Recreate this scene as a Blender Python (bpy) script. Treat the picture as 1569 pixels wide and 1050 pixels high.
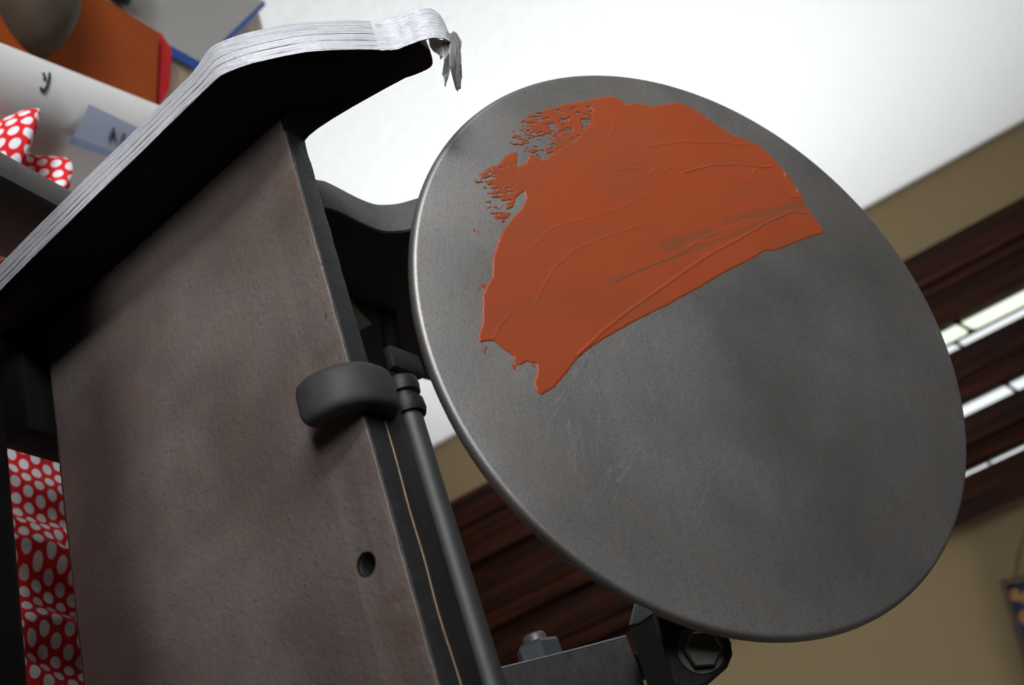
import bpy, bmesh, math, random
import numpy as np
from mathutils import Vector, Matrix
random.seed(4)
rng = np.random.default_rng(7)
PI = math.pi
for o in list(bpy.data.objects): bpy.data.objects.remove(o, do_unlink=True)
SC = bpy.context.scene
COL = SC.collection

# ------------------------------------------------------------------ camera, world, lights, exposure
EYE = Vector((0, 0, 1.42))                       # eye height above the floor
cam = bpy.data.cameras.new('camera'); camo = bpy.data.objects.new('camera', cam); COL.objects.link(camo)
cam.sensor_width = 23.6; cam.lens = 1650/1569*23.6; cam.clip_start = .02
RX = Vector((0.30342221, 0.45965867, 0.83465494)); RY = Vector((0.81645867, 0.32618559, -0.47644328)); RZ = Vector((-0.4912537, 0.82602474, -0.27632035))
camo.matrix_world = Matrix(((RX.x, -RY.x, -RZ.x, EYE.x), (RX.y, -RY.y, -RZ.y, EYE.y), (RX.z, -RY.z, -RZ.z, EYE.z), (0, 0, 0, 1)))
cam.dof.use_dof = True; cam.dof.focus_distance = .415; cam.dof.aperture_fstop = 9.0
SC.camera = camo
SC.view_settings.view_transform = 'Standard'; SC.view_settings.look = 'None'
SC.view_settings.exposure = 0.0; SC.view_settings.gamma = 1.0; SC.view_settings.use_curve_mapping = False
wd = bpy.data.worlds.new('overcast_sky'); SC.world = wd; wd.use_nodes = True
bg = wd.node_tree.nodes['Background']; bg.inputs[0].default_value = (.93, .97, 1.0, 1); bg.inputs[1].default_value = 1.3
def area(name, loc, target, sx, sy, power, color):
    l = bpy.data.lights.new(name, 'AREA'); l.shape = 'RECTANGLE'; l.size = sx; l.size_y = sy; l.energy = power; l.color = color
    o = bpy.data.objects.new(name, l); COL.objects.link(o); o.location = loc
    o.rotation_euler = (Vector(target) - Vector(loc)).to_track_quat('-Z', 'Y').to_euler(); return o
# unseen area light added beyond the right edge, narrowed onto the white left wall
far = area('added_wall_wash', (2.3, 2.42, 1.5), (-1.4, 1.85, 1.05), .6, 1.1, 22, (.93, .97, 1.0)); far.data.spread = math.radians(56)
# added side light out of view, beam narrowed so it fades across the bed
near = area('added_side_light', (-1.36, -.9, 2.2), (-.66, .34, 1.25), .7, .8, 2.55, (.95, .97, 1.0)); near.data.spread = math.radians(38)
# added frontal fill light; no window is built behind the eye
front = area('added_front_fill', (-.8, -2.1, 2.45), (-.45, .3, 1.2), 1.3, .9, 3.9, (.95, .97, 1.0)); front.data.spread = math.radians(36)

# ------------------------------------------------------------------ frames of the press, measured in metres
O = Vector((-0.3061268, 0.27800538, -0.15033094)) + EYE       # upper left front corner of the type bed
BX = Vector((1, 0, 0)); BV = Vector((0, -0.14622238, 0.98925175)); BW = Vector((0, -0.98925175, -0.14622238))
D = Vector((-0.1989833, 0.4008511, -0.05110503)) + EYE        # centre of the ink disc
DN = Vector((.1161468, -.61997339, .77597868)); D1 = Vector((0.99323206, 0.07249859, -0.09074157)); D2 = Vector((0, 0.78126625, 0.62419793))
TABLE = .98
def bed(u, v, w=0): return O + BX*u + BV*v + BW*w
def dsk(a, b, h=0): return D + D1*a + D2*b + DN*h
def eye(p): return Vector(p) + EYE

# ------------------------------------------------------------------ helpers
def tag(o, label=None, cat=None, group=None, kind=None):
    if label: o['label'] = label
    if cat: o['category'] = cat
    if group: o['group'] = group
    if kind: o['kind'] = kind
    return o
def thing(name, loc, label=None, cat=None, group=None, kind=None):
    o = bpy.data.objects.new(name, None); COL.objects.link(o); o.location = loc; o.empty_display_size = .05
    return tag(o, label, cat, group, kind)
def wpos(o):
    p = Vector(o.location)
    while o.parent: o = o.parent; p += o.location
    return p
def finish(name, me, mat, parent=None, sharp=40, origin=None):
    """me in world coordinates -> object, origin moved to base centre or to the parent"""
    me.materials.clear()
    me.materials.append(mat)
    co = np.empty(len(me.vertices)*3); me.vertices.foreach_get('co', co); co = co.reshape(-1, 3)
    if origin is None:
        c = (co.min(0)+co.max(0))/2; origin = Vector((c[0], c[1], co[:, 2].min()))
    me.transform(Matrix.Translation(-Vector(origin)))
    o = bpy.data.objects.new(name, me); COL.objects.link(o)
    if parent is not None: o.parent = parent; o.location = Vector(origin) - wpos(parent)
    else: o.location = origin
    if sharp is not None:
        me.polygons.foreach_set('use_smooth', [True]*len(me.polygons)); me.set_sharp_from_angle(angle=math.radians(sharp))
    return o
def fin_bm(name, bm, mat, parent=None, sharp=40):
    bmesh.ops.recalc_face_normals(bm, faces=bm.faces)
    me = bpy.data.meshes.new(name); bm.to_mesh(me); bm.free(); return finish(name, me, mat, parent, sharp)
def plate_mesh(outline, holes, t0, t1, bev, frame, res=2):
    """2D outline (counter or clockwise) with holes, extruded from t0 to t1 and bevelled; frame maps (x, y, t) to world"""
    cu = bpy.data.curves.new('outline', 'CURVE'); cu.dimensions = '2D'; cu.fill_mode = 'BOTH'
    cu.extrude = (t1-t0)/2 - bev; cu.bevel_depth = bev; cu.bevel_resolution = res; cu.offset = -bev
    for ring in [outline]+list(holes):
        s = cu.splines.new('POLY'); s.points.add(len(ring)-1); s.use_cyclic_u = True
        for p, q in zip(s.points, ring): p.co = (q[0], q[1], 0, 1)
    ob = bpy.data.objects.new('outline', cu); COL.objects.link(ob)
    me = bpy.data.meshes.new_from_object(ob.evaluated_get(bpy.context.evaluated_depsgraph_get()))
    bpy.data.objects.remove(ob); bpy.data.curves.remove(cu)
    tm = (t0+t1)/2
    for v in me.vertices: v.co = frame(v.co.x, v.co.y, v.co.z+tm)
    bm = bmesh.new(); bm.from_mesh(me); bmesh.ops.remove_doubles(bm, verts=bm.verts, dist=1e-6); bmesh.ops.recalc_face_normals(bm, faces=bm.faces); bm.to_mesh(me); bm.free()
    return me
def plate(name, outline, t0, t1, bev, frame, mat, parent=None, holes=(), sharp=40):
    return finish(name, plate_mesh(outline, holes, t0, t1, bev, frame), mat, parent, sharp)
def F_bed(x, y, t): return bed(x, y, t)            # outline in the bed plane
def F_side(x, y, t): return bed(t, x, y)           # outline (v, w), thickness along the width of the press
def F_xy(x, y, t): return Vector((x, y, t))
def F_xz(x, y, t): return Vector((x, t, y))
def box_bm(bm, x0, x1, y0, y1, z0, z1, bev=0, f=F_xy, seg=2):
    b2 = bmesh.new(); bmesh.ops.create_cube(b2, size=1)
    for v in b2.verts: v.co = ((x0+x1)/2+v.co.x*(x1-x0), (y0+y1)/2+v.co.y*(y1-y0), (z0+z1)/2+v.co.z*(z1-z0))
    if bev: bmesh.ops.bevel(b2, geom=list(b2.edges), offset=bev, segments=seg, profile=.5, affect='EDGES')
    for v in b2.verts: v.co = f(*v.co)
    me = bpy.data.meshes.new('tmp'); b2.to_mesh(me); b2.free(); bm.from_mesh(me); bpy.data.meshes.remove(me)
def box(name, x0, x1, y0, y1, z0, z1, mat, parent=None, bev=0, f=F_xy, sharp=40):
    bm = bmesh.new(); box_bm(bm, x0, x1, y0, y1, z0, z1, bev, f); return fin_bm(name, bm, mat, parent, sharp)
def lathe(name, prof, c, axis, mat, parent=None, n=32, sharp=40):
    """prof: list of (radius, height) along axis"""
    axis = Vector(axis).normalized(); a = axis.orthogonal().normalized(); b = axis.cross(a); c = Vector(c)
    bm = bmesh.new(); rings = []
    for r, h in prof:
        if r < 1e-7: rings.append([bm.verts.new(c+axis*h)])
        else: rings.append([bm.verts.new(c+axis*h+(a*math.cos(2*PI*k/n)+b*math.sin(2*PI*k/n))*r) for k in range(n)])
    for p, q in zip(rings, rings[1:]):
        for k in range(n):
            k2 = (k+1) % n
            if len(p) == 1 and len(q) == 1: continue
            if len(p) == 1: bm.faces.new((p[0], q[k], q[k2]))
            elif len(q) == 1: bm.faces.new((p[k], p[k2], q[0]))
            else: bm.faces.new((p[k], p[k2], q[k2], q[k]))
    return fin_bm(name, bm, mat, parent, sharp)
def sweep(name, path, rad, mat, parent=None, n=10, sharp=50):
    bm = bmesh.new(); rings = []; P = [Vector(p) for p in path]
    up = None
    for i, p in enumerate(P):
        t = (P[min(i+1, len(P)-1)]-P[max(i-1, 0)]).normalized()
        a = t.orthogonal().normalized() if up is None else (up - t*up.dot(t)).normalized()
        up = a; b = t.cross(a); r = rad[i] if isinstance(rad, (list, tuple)) else rad
        rings.append([bm.verts.new(p+(a*math.cos(2*PI*k/n)+b*math.sin(2*PI*k/n))*r) for k in range(n)])
    for p, q in zip(rings, rings[1:]):
        for k in range(n): bm.faces.new((p[k], p[(k+1) % n], q[(k+1) % n], q[k]))
    bm.faces.new(rings[0][::-1]); bm.faces.new(rings[-1])
    return fin_bm(name, bm, mat, parent, sharp)
def smooth_path(P, k=6):
    """Catmull-Rom through the points"""
    P = [np.array(p, float) for p in P]; out = []
    Q = [2*P[0]-P[1]]+P+[2*P[-1]-P[-2]]
    for i in range(1, len(Q)-2):
        for j in range(k):
            t = j/k
            out.append(.5*((2*Q[i])+(Q[i+1]-Q[i-1])*t+(2*Q[i-1]-5*Q[i]+4*Q[i+1]-Q[i+2])*t*t+(3*Q[i]-Q[i-1]-3*Q[i+1]+Q[i+2])*t**3))
    out.append(P[-1]); return out
def hexhead(name, c, axis, r, h, mat, parent, turn=0., dome=True):
    axis = Vector(axis).normalized(); a = axis.orthogonal().normalized(); b = axis.cross(a); c = Vector(c)
    bm = bmesh.new(); R = []
    for rr, hh in ((r, 0), (r, h*.86), (r*.9, h)):
        R.append([bm.verts.new(c+axis*hh+(a*math.cos(turn+k*PI/3)+b*math.sin(turn+k*PI/3))*rr) for k in range(6)])
    for p, q in zip(R, R[1:]):
        for k in range(6): bm.faces.new((p[k], p[(k+1) % 6], q[(k+1) % 6], q[k]))
    bm.faces.new(R[0][::-1]); bm.faces.new(R[-1])
    return fin_bm(name, bm, mat, parent, 20)
def ribbon_marks(name, strokes, r, mat, parent):
    bm = bmesh.new()
    for st in strokes:
        P = [Vector(p)+EYE for p in st]
        for p, q in zip(P, P[1:]):
            t = (q-p).normalized(); a = t.orthogonal().normalized(); b = t.cross(a)
            A = [bm.verts.new(p-t*r*.6+(a*math.cos(k*PI/3)+b*math.sin(k*PI/3))*r) for k in range(6)]
            B = [bm.verts.new(q+t*r*.6+(a*math.cos(k*PI/3)+b*math.sin(k*PI/3))*r) for k in range(6)]
            for k in range(6): bm.faces.new((A[k], A[(k+1) % 6], B[(k+1) % 6], B[k]))
            bm.faces.new(A[::-1]); bm.faces.new(B)
    return fin_bm(name, bm, mat, parent)

# ------------------------------------------------------------------ materials
class NT:
    def __init__(s, name):
        s.m = bpy.data.materials.new(name); s.m.use_nodes = True; s.t = s.m.node_tree; s.n = s.t.nodes; s.b = s.n['Principled BSDF']
        s.co = s.new('ShaderNodeTexCoord').outputs['Object']
    def new(s, k): return s.n.new(k)
    def put(s, sock, v):
        if isinstance(v, bpy.types.NodeSocket): s.t.links.new(v, sock)
        elif isinstance(v, (tuple, list)) and len(v) == 3 and sock.type == 'RGBA': sock.default_value = (*v, 1)
        else: sock.default_value = v
    def noise(s, scale, detail=3, rough=.5, vec=None, dist=0.):
        n = s.new('ShaderNodeTexNoise'); n.inputs['Scale'].default_value = scale; n.inputs['Detail'].default_value = detail
        n.inputs['Roughness'].default_value = rough; n.inputs['Distortion'].default_value = dist
        s.put(n.inputs['Vector'], vec or s.co); return n.outputs['Fac']
    def rmap(s, sc, rz): return s.map(sc, s.map((1, 1, 1), rot=(0, 0, rz)))
    def map(s, sc, vec=None, rot=(0, 0, 0), loc=(0, 0, 0)):
        n = s.new('ShaderNodeMapping'); n.inputs['Scale'].default_value = sc; n.inputs['Rotation'].default_value = rot; n.inputs['Location'].default_value = loc
        s.put(n.inputs['Vector'], vec or s.co); return n.outputs[0]
    def math(s, op, a, b=0., c=None, clamp=False):
        n = s.new('ShaderNodeMath'); n.operation = op; n.use_clamp = clamp; s.put(n.inputs[0], a); s.put(n.inputs[1], b)
        if c is not None: s.put(n.inputs[2], c)
        return n.outputs[0]
    def step(s, v, a, b, lo=0., hi=1.):
        n = s.new('ShaderNodeMapRange'); n.interpolation_type = 'SMOOTHSTEP'; s.put(n.inputs[0], v)
        for i, x in enumerate((a, b, lo, hi)): n.inputs[i+1].default_value = x
        return n.outputs[0]
    def mix(s, f, a, b):
        n = s.new('ShaderNodeMix'); n.data_type = 'RGBA'; s.put(n.inputs[0], f); s.put(n.inputs[6], a); s.put(n.inputs[7], b); return n.outputs[2]
    def bump(s, h, strength=.3, dist=.001, prev=None):
        n = s.new('ShaderNodeBump'); n.inputs['Strength'].default_value = strength; n.inputs['Distance'].default_value = dist
        s.put(n.inputs['Height'], h)
        if prev is not None: s.put(n.inputs['Normal'], prev)
        return n.outputs[0]
    def out(s, color=None, rough=None, metal=None, normal=None, spec=None):
        if color is not None: s.put(s.b.inputs['Base Color'], color)
        if rough is not None: s.put(s.b.inputs['Roughness'], rough)
        if metal is not None: s.put(s.b.inputs['Metallic'], metal)
        if normal is not None: s.put(s.b.inputs['Normal'], normal)
        if spec is not None: s.put(s.b.inputs['Specular IOR Level'], spec)
        return s.m
def simple(name, col, rough=.5, metal=0, nscale=None, var=.15, bump=0., bdist=.001, spec=None):
    t = NT(name)
    if nscale is None: return t.out(col, rough, metal, spec=spec)
    n = t.noise(nscale, 4, .6)
    c = t.mix(n, tuple(x*(1-var) for x in col), tuple(min(1, x*(1+var)) for x in col))
    return t.out(c, rough, metal, t.bump(n, bump, bdist) if bump else None, spec)

def mat_bed():
    t = NT('worn_brown_iron')
    big = t.noise(14, 3, .55); mid = t.noise(60, 4, .6); fine = t.noise(900, 2, .6); wart = t.noise(420, 2, .5)
    c = t.mix(t.step(big, .35, .65), (.22, .170, .150), (.325, .265, .240))
    c = t.mix(t.math('MULTIPLY', t.step(mid, .5, .75), .45), c, (.22, .145, .11))
    c = t.mix(t.step(fine, .62, .75), c, (.12, .095, .085))
    # dark oily specks and rubbed rusty streaks near the upper edge
    streak = t.noise(40, 3, .6, t.map((1, .35, .3)))
    edge = t.new('ShaderNodeSeparateXYZ'); t.put(edge.inputs[0], t.co)
    c = t.mix(t.math('MULTIPLY', t.step(edge.outputs[2], .130, .155), t.math('MULTIPLY', t.step(streak, .52, .72), .7)), c, (.22, .12, .07))
    speck = t.noise(380, 3, .6)
    c = t.mix(t.math('MULTIPLY', t.step(edge.outputs[2], .142, .156), t.step(speck, .66, .72)), c, (.07, .055, .05))
    nrm = t.bump(wart, .55, .0006, t.bump(fine, .35, .0003))
    return t.out(c, t.step(mid, .3, .7, .50, .64), .45, nrm, .4)
def mat_disc():
    t = NT('brushed_grey_steel')
    big = t.noise(11, 4, .55); fine = t.noise(1500, 3, .7)
    brush = t.noise(60, 4, .6, t.rmap((5, 1, 1), -1.370))
    c = t.mix(t.step(big, .3, .7), (.345, .33, .31), (.455, .442, .425))
    c = t.mix(t.math('MULTIPLY', t.step(brush, .35, .7), .16), c, (.30, .29, .285))
    c = t.mix(t.math('MULTIPLY', t.step(fine, .48, .68), .55), c, (.2, .19, .18))
    # rim stain: faint brown ring of old ink
    sep = t.new('ShaderNodeSeparateXYZ'); t.put(sep.inputs[0], t.co)
    rad = t.math('SQRT', t.math('ADD', t.math('POWER', sep.outputs[0], 2.), t.math('POWER', sep.outputs[1], 2.)))
    stain = t.math('MULTIPLY', t.math('MULTIPLY', t.step(rad, .085, .108), t.step(rad, .128, .112)), t.step(t.noise(22, 3, .6), .42, .7))
    c = t.mix(t.math('MULTIPLY', stain, .35), c, (.30, .22, .15))
    # hair scratches in the middle
    wob = t.noise(75, 3, .6)
    def hair(scale, rot, st, lv, w): return t.step(t.math('ABSOLUTE', t.math('SUBTRACT', t.noise(scale, 3, .55, t.rmap((st, .16, 1), rot)), lv)), w, w*.25)
    l1 = hair(46, -0.773, 1.6, .5, .012); l2 = hair(60, -1.370, 1.4, .47, .009)
    dx = t.math('SUBTRACT', sep.outputs[0], 0.0412); dy = t.math('SUBTRACT', sep.outputs[1], -0.0604)
    dd = t.math('SQRT', t.math('ADD', t.math('POWER', dx, 2.), t.math('POWER', dy, 2.)))
    msk = t.math('MULTIPLY', t.step(dd, .062, .018), t.step(wob, .42, .62))
    scr = t.math('MULTIPLY', t.math('MAXIMUM', l1, l2), msk)
    c = t.mix(t.math('MULTIPLY', scr, .42), c, (.66, .65, .62))
    r = t.step(big, .3, .7, .46, .54)
    nrm = t.bump(brush, .05, .0003, t.bump(fine, .3, .0002))
    return t.out(c, r, .85, nrm)
def mat_ink():
    t = NT('rust_orange_ink')
    a = t.new('ShaderNodeAttribute'); a.attribute_name = 'thin'
    n = t.noise(25, 3, .5)
    c = t.mix(n, (.43, .078, .024), (.50, .094, .030))
    c = t.mix(a.outputs['Fac'], c, (.24, .10, .045))
    return t.out(c, .42, 0, t.bump(t.noise(200, 2, .5), .08, .0003), .42)
def mat_wood(name, dark, light, axis='z', scale=1., rough=.45):
    t = NT(name)
    sc = dict(z=(22, 22, 1.2), x=(1.2, 22, 22), y=(22, 1.2, 22))[axis]
    v = t.map(tuple(q*scale for q in sc)); g = t.noise(2.2, 4, .6, v, .6); g2 = t.noise(9, 3, .6, v)
    c = t.mix(t.step(g, .35, .68), dark, light); c = t.mix(t.math('MULTIPLY', t.step(g2, .5, .7), .5), c, tuple(q*.5 for q in dark))
    return t.out(c, rough, 0, t.bump(g2, .15, .001), .15)
def mat_wall(name, col, bscale, bdist, strength):
    t = NT(name); n = t.noise(bscale, 3, .55); n2 = t.noise(bscale*.23, 2, .5)
    c = t.mix(n2, tuple(x*.96 for x in col), col)
    return t.out(c, .85, 0, t.bump(t.math('ADD', n, n2), strength, bdist), .2)
def mat_polka():
    t = NT('red_polka_dot_cotton')
    uv = t.new('ShaderNodeUVMap').outputs[0]
    sep = t.new('ShaderNodeSeparateXYZ'); t.put(sep.inputs[0], uv)
    u = t.math('DIVIDE', sep.outputs[0], .0100); v = t.math('DIVIDE', sep.outputs[1], .0170)
    def dist(off):
        a = t.math('SUBTRACT', t.math('FRACT', t.math('ADD', u, off)), .5); b = t.math('SUBTRACT', t.math('FRACT', t.math('ADD', v, off)), .5)
        a = t.math('MULTIPLY', a, .0100); b = t.math('MULTIPLY', b, .0170)
        return t.math('SQRT', t.math('ADD', t.math('POWER', a, 2.), t.math('POWER', b, 2.)))
    d = t.math('MINIMUM', dist(0.), dist(.5))
    c = t.mix(t.step(d, .0037, .0032), (.80, .024, .028), (.93, .92, .95))
    return t.out(c, .85, 0, t.bump(t.noise(900, 2, .5), .1, .0005), .2)
def mat_foil(name, a, b):
    t = NT(name); at = t.new('ShaderNodeAttribute'); at.attribute_name = 'strip_uv'
    l = t.noise(1., 3, .7, t.map((26, 2.2, 1), at.outputs['Vector'])); w = t.noise(380, 3, .6)
    c = t.mix(t.step(l, .60, .40), a, b)
    return t.out(c, .42, .10, t.bump(l, .5, .0009, t.bump(w, .5, .0006)))
M = dict(
    bed=mat_bed(), disc=mat_disc(), ink=mat_ink(), polka=mat_polka(),
    black=simple('black_painted_iron', (.013, .013, .0132), .6, 0, 300, .3, .25, .0004, .2),
    arm=simple('grey_painted_casting', (.135, .134, .128), .6, .0, 260, .35, .4, .0005, .3),
    edge=simple('dark_iron_edge', (.036, .038, .036), .55, .2, 240, .5, .6, .0006),
    claw=simple('dull_clamp_iron', (.078, .073, .078), .6, .3, 180, .25, .3, .0004),
    bar=simple('dark_clamp_bar', (.03, .03, .03), .5, .3, 160, .5, .5, .0005),
    worn=simple('worn_bronze_edge', (.20, .145, .10), .4, .7, 300, .4, .2, .0002),
    rod=simple('grey_steel_rod', (.10, .103, .10), .55, .6, 120, .2, .1, .0002),
    bolt=simple('oily_steel_bolt', (.20, .20, .185), .45, .7, 300, .3, .2, .0003),
    nut=simple('bluish_steel_nut', (.17, .185, .20), .4, .7, 300, .2, .1, .0002),
    frame=simple('grey_base_casting', (.09, .088, .082), .55, .1, 150, .35, .5, .0006),
    foil=mat_foil('crinkled_foil_tape', (.96, .97, 1.0), (.72, .73, .77)), foil_shade=mat_foil('shaded_foil', (.52, .50, .48), (.22, .21, .20)),  # second foil is a darker copy, shading of the torn end in its colour
    tan=mat_wall('tan_wall_paint', (.385, .285, .155), 70, .002, .12),
    white=mat_wall('white_rough_plaster', (.86, .86, .85), 34, .006, .85),
    ceil=mat_wall('ceiling_paint', (.28, .265, .24), 40, .003, .2),
    door=mat_wood('dark_red_brown_timber', (.020, .0075, .0045), (.070, .020, .009), rough=.65),
    floor=mat_wood('dark_floor_boards', (.03, .014, .01), (.08, .036, .022), 'x'),
    table=mat_wood('pale_bench_wood', (.50, .37, .26), (.62, .48, .35), 'x', .6, .55),
    came=simple('lead_came', (.02, .02, .02), .6, .3),
    tube=simple('white_card_tube', (.76, .745, .73), .6, 0, 60, .05),
    mark=simple('black_marker_ink', (.01, .01, .01), .6),
    label=simple('blue_grey_paper', (.36, .40, .52), .7, 0, 80, .05),
    labelb=simple('blue_paper_band', (.24, .30, .46), .7),
    orange=simple('orange_brown_board', (.42, .085, .016), .9, 0, 14, .22, spec=.08),
    red=simple('bright_red_strip', (.66, .02, .025), .8, spec=.1),
    pouch=simple('dark_brown_leather', (.075, .058, .042), .6, 0, 22, .7, .3, .001, .15),
    pouch2=simple('grey_brown_leather', (.13, .11, .09), .5, 0, 40, .4, .3, .001),
    green=simple('dark_green_cloth', (.02, .07, .045), .8, 0, 120, .7),
    blue=simple('blue_plastic_edge', (.03, .09, .36), .7, spec=.15),
    frame_wood=simple('brown_picture_frame', (.10, .06, .035), .5, 0, 60, .3),
    gold=simple('gold_thread', (.42, .22, .06), .5, .2, 200, .5, .5, .001),
    picblue=simple('blue_woven_mat', (.035, .055, .13), .7, 0, 260, .8, .5, .001),
    cord=simple('dark_cord', (.05, .04, .03), .7),
)
def mat_glass(name, col, rough):
    t = NT(name); t.out(col, rough, 0); t.b.inputs['Transmission Weight'].default_value = 1; t.b.inputs['IOR'].default_value = 1.1
    return t.m
M['pane_y'] = mat_glass('pale_yellow_leadlight_glass', (.93, .97, .74), .12)
M['pane_w'] = mat_glass('milky_leadlight_glass', (.80, .80, .78), .2)
def mat_wallet():
    t = NT('clear_grey_plastic'); t.out((.64, .61, .58), .4, 0); t.b.inputs['Transmission Weight'].default_value = .35; t.b.inputs['IOR'].default_value = 1.2
    return t.m
M['wallet'] = mat_wallet()

# ------------------------------------------------------------------ room
XL, XR, YB, YF, ZC = -1.40, 2.6, 2.66, -2.2, 2.62
def S(o, kind='structure'): o['kind'] = kind; return o
S(box('floor', XL-.12, XR+.12, YF-.12, YB+.6, -.08, 0, M['floor']))
S(box('ceiling', XL-.12, XR+.12, YF-.12, YB+.12, ZC, ZC+.08, M['ceil']))
S(box('wall_left', XL-.12, XL, YF-.12, YB+.12, 0, ZC, M['white']))
S(box('wall_right', XR, XR+.12, YF-.12, YB+.12, 0, ZC, M['door']))
S(box('wall_front', XL, XR, YF-.12, YF, 0, ZC, M['tan']))
DX0, DX1, DZ = -1.207, -.557, 2.13                 # opening of the leadlight door
wb = bmesh.new()
box_bm(wb, XL, DX0+.02, YB, YB+.12, 0, ZC); box_bm(wb, DX1-.02, XR, YB, YB+.12, 0, ZC); box_bm(wb, DX0+.02, DX1-.02, YB, YB+.12, DZ-.02, ZC)
S(fin_bm('wall_back', wb, M['tan']))

# leadlight door: timber frame, stiles, lower panel, leaded panes in three tall narrow lights
door = S(thing('door_1', (-.88, YB, 0)))
GZ0, GZ1 = EYE.z-.30, 1.98
def post(nm, x0, x1, y0, y1, z0=0., z1=DZ, bev=.004): return box(nm, x0, x1, y0, y1, z0, z1, M['door'], door, bev)
post('architrave', -1.209, -1.128, YB-.022, YB+.05)
post('architrave', -.612, -.555, YB-.022, YB+.05)
post('head_board', -1.128, -.612, YB-.020, YB+.05, 2.04, DZ)
post('jamb', -1.128, -1.100, YB-.008, YB+.06, 0, 2.04)
post('stile', -1.100, -1.015, YB+.000, YB+.05, 0, 2.04)
post('stile', -.945, -.823, YB+.000, YB+.05, 0, 2.04)
post('stile', -.788, -.675, YB+.000, YB+.05, 0, 2.04)
post('stile', -.6600, -.612, YB+.002, YB+.05, 0, 2.04)
for x in (-.885, -.730): post('cover_strip', x-.011, x+.011, YB-.010, YB+.002, .02, 2.03, .003)
post('lock_rail', -1.015, -.945, YB+.003, YB+.045, GZ0-.16, GZ0); post('lock_rail', -.823, -.788, YB+.003, YB+.045, GZ0-.16, GZ0); post('lock_rail', -.675, -.66, YB+.003, YB+.045, GZ0-.16, GZ0)
for a, b in ((-1.015, -.945), (-.823, -.788), (-.675, -.66)):
    post('top_rail', a, b, YB+.003, YB+.045, GZ1, 2.04); post('panel', a, b, YB+.015, YB+.035, .14, GZ0-.16); post('bottom_rail', a, b, YB+.003, YB+.045, 0, .14)
def rrect(x0, x1, z0, z1, s0, s1, r):
    """pane outline with rounded corners; s0, s1 slope of lower and upper edge"""
    c = [(x0, z0-s0), (x1, z0+s0), (x1, z1+s1), (x0, z1-s1)]; out = []
    for i in range(4):
        p, a, b = (Vector((*c[k], 0)) for k in (i, i-1, (i+1) % 4))
        d1 = (a-p).normalized(); d2 = (b-p).normalized()
        for k in range(5):
            t = k/4; q = (p+d1*r)*(1-t)**2 + p*2*t*(1-t) + (p+d2*r)*t*t; out.append((q.x, q.y))
    return out
def light_column(x0, x1, cuts, mat, slope, ins=.003, r=.008):
    """panes between the cuts; returns their outlines"""
    res = []
    for a, b in zip(cuts, cuts[1:]):
        ol = rrect(x0, x1, a+ins, b-ins, slope if a > GZ0+.001 else 0, slope if b < GZ1-.001 else 0, r)
        plate('pane', ol, YB+.022, YB+.026, 0, F_xz, mat, door); res.append(ol)
    return res
E0 = EYE.z
def came(x0, x1, holes): plate('lead_came', [(x0, GZ0), (x1, GZ0), (x1, GZ1), (x0, GZ1)], YB+.0195, YB+.0285, 0, F_xz, M['came'], door, holes)
h1 = light_column(-1.013, -.9735, [GZ0, E0-.02, E0+.215, E0+.46, GZ1], M['pane_y'], .010, .004, .016)
h2 = light_column(-.9685, -.947, [GZ0, E0-.05, E0+.183, E0+.42, GZ1], M['pane_w'], .006, .004, .009)
came(-1.015, -.945, h1+h2)
came(-.823, -.788, light_column(-.8205, -.790, [GZ0, E0-.005, E0+.231, E0+.465, GZ1], M['pane_w'], .006, .004, .011))
came(-.675, -.660, light_column(-.6735, -.6615, [GZ0, E0-.13, E0+.101, E0+.33, GZ1], M['pane_w'], .003, .003, .004))

# crooked picture on the tan wall
pic = thing('picture', (-.25, YB-.012, E0-.12), 'small crooked framed picture in blue and gold hanging on the tan wall', 'picture')
th = math.radians(-13); px, pz = -.4156, E0-.0086
def F_pic(x, y, t): return Vector((px+x*math.cos(th)-y*math.sin(th), YB-t, pz+x*math.sin(th)+y*math.cos(th)))
def pbox(nm, x0, x1, y0, y1, t0, t1, m, bev=.001): return box(nm, x0, x1, y0, y1, t0, t1, m, pic, bev, F_pic)
pbox('frame', 0, .34, 0, .011, .003, .020, M['frame_wood']); pbox('frame', 0, .34, .249, .26, .003, .020, M['frame_wood'])
pbox('frame', 0, .011, .011, .249, .003, .020, M['frame_wood']); pbox('frame', .329, .34, .011, .249, .003, .020, M['frame_wood'])
pbox('blue_mat', .011, .329, .011, .249, .004, .010, M['picblue'], 0)
for k, (x, y, r) in enumerate([(.036, .020, .013), (.045, .045, .015), (.034, .072, .012), (.05, .10, .018), (.04, .14, .014), (.055, .175, .016), (.04, .215, .014), (.085, .03, .016), (.125, .045, .014), (.165, .025, .013), (.10, .11, .02), (.17, .13, .025), (.23, .09, .02), (.26, .19, .02), (.14, .2, .02)]):
    ol = [(x+r*(1+.22*math.sin(3*q*PI/6+k))*math.cos(q*PI/6), y+r*(1+.22*math.cos(2*q*PI/6+k))*math.sin(q*PI/6)*1.15) for q in range(12)]
    plate('gold_motif', ol, .0095, .0125, .001, F_pic, M['gold'], pic)
sweep('hanging_cord', [F_pic(.0, .03, .004), Vector((-.455, YB-.004, E0+.055)), Vector((-.50, YB-.004, E0+.10)), F_pic(.05, .262, .006)], .0012, M['cord'], pic, 6)

# work bench
bench = thing('work_bench', (-.25, .3, 0), 'pale wooden work bench carrying the press and the craft supplies', 'bench')
box('bench_top', -1.15, .85, -.25, .835, TABLE-.045, TABLE, M['table'], bench, .003)
for x in (-1.08, .78):
    for y in (-.18, .73): box('leg', x-.035, x+.035, y-.035, y+.035, 0, TABLE-.045, M['table'], bench, .003)
box('apron_board', -1.05, .75, .715, .745, TABLE-.14, TABLE-.045, M['table'], bench, .002)

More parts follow.
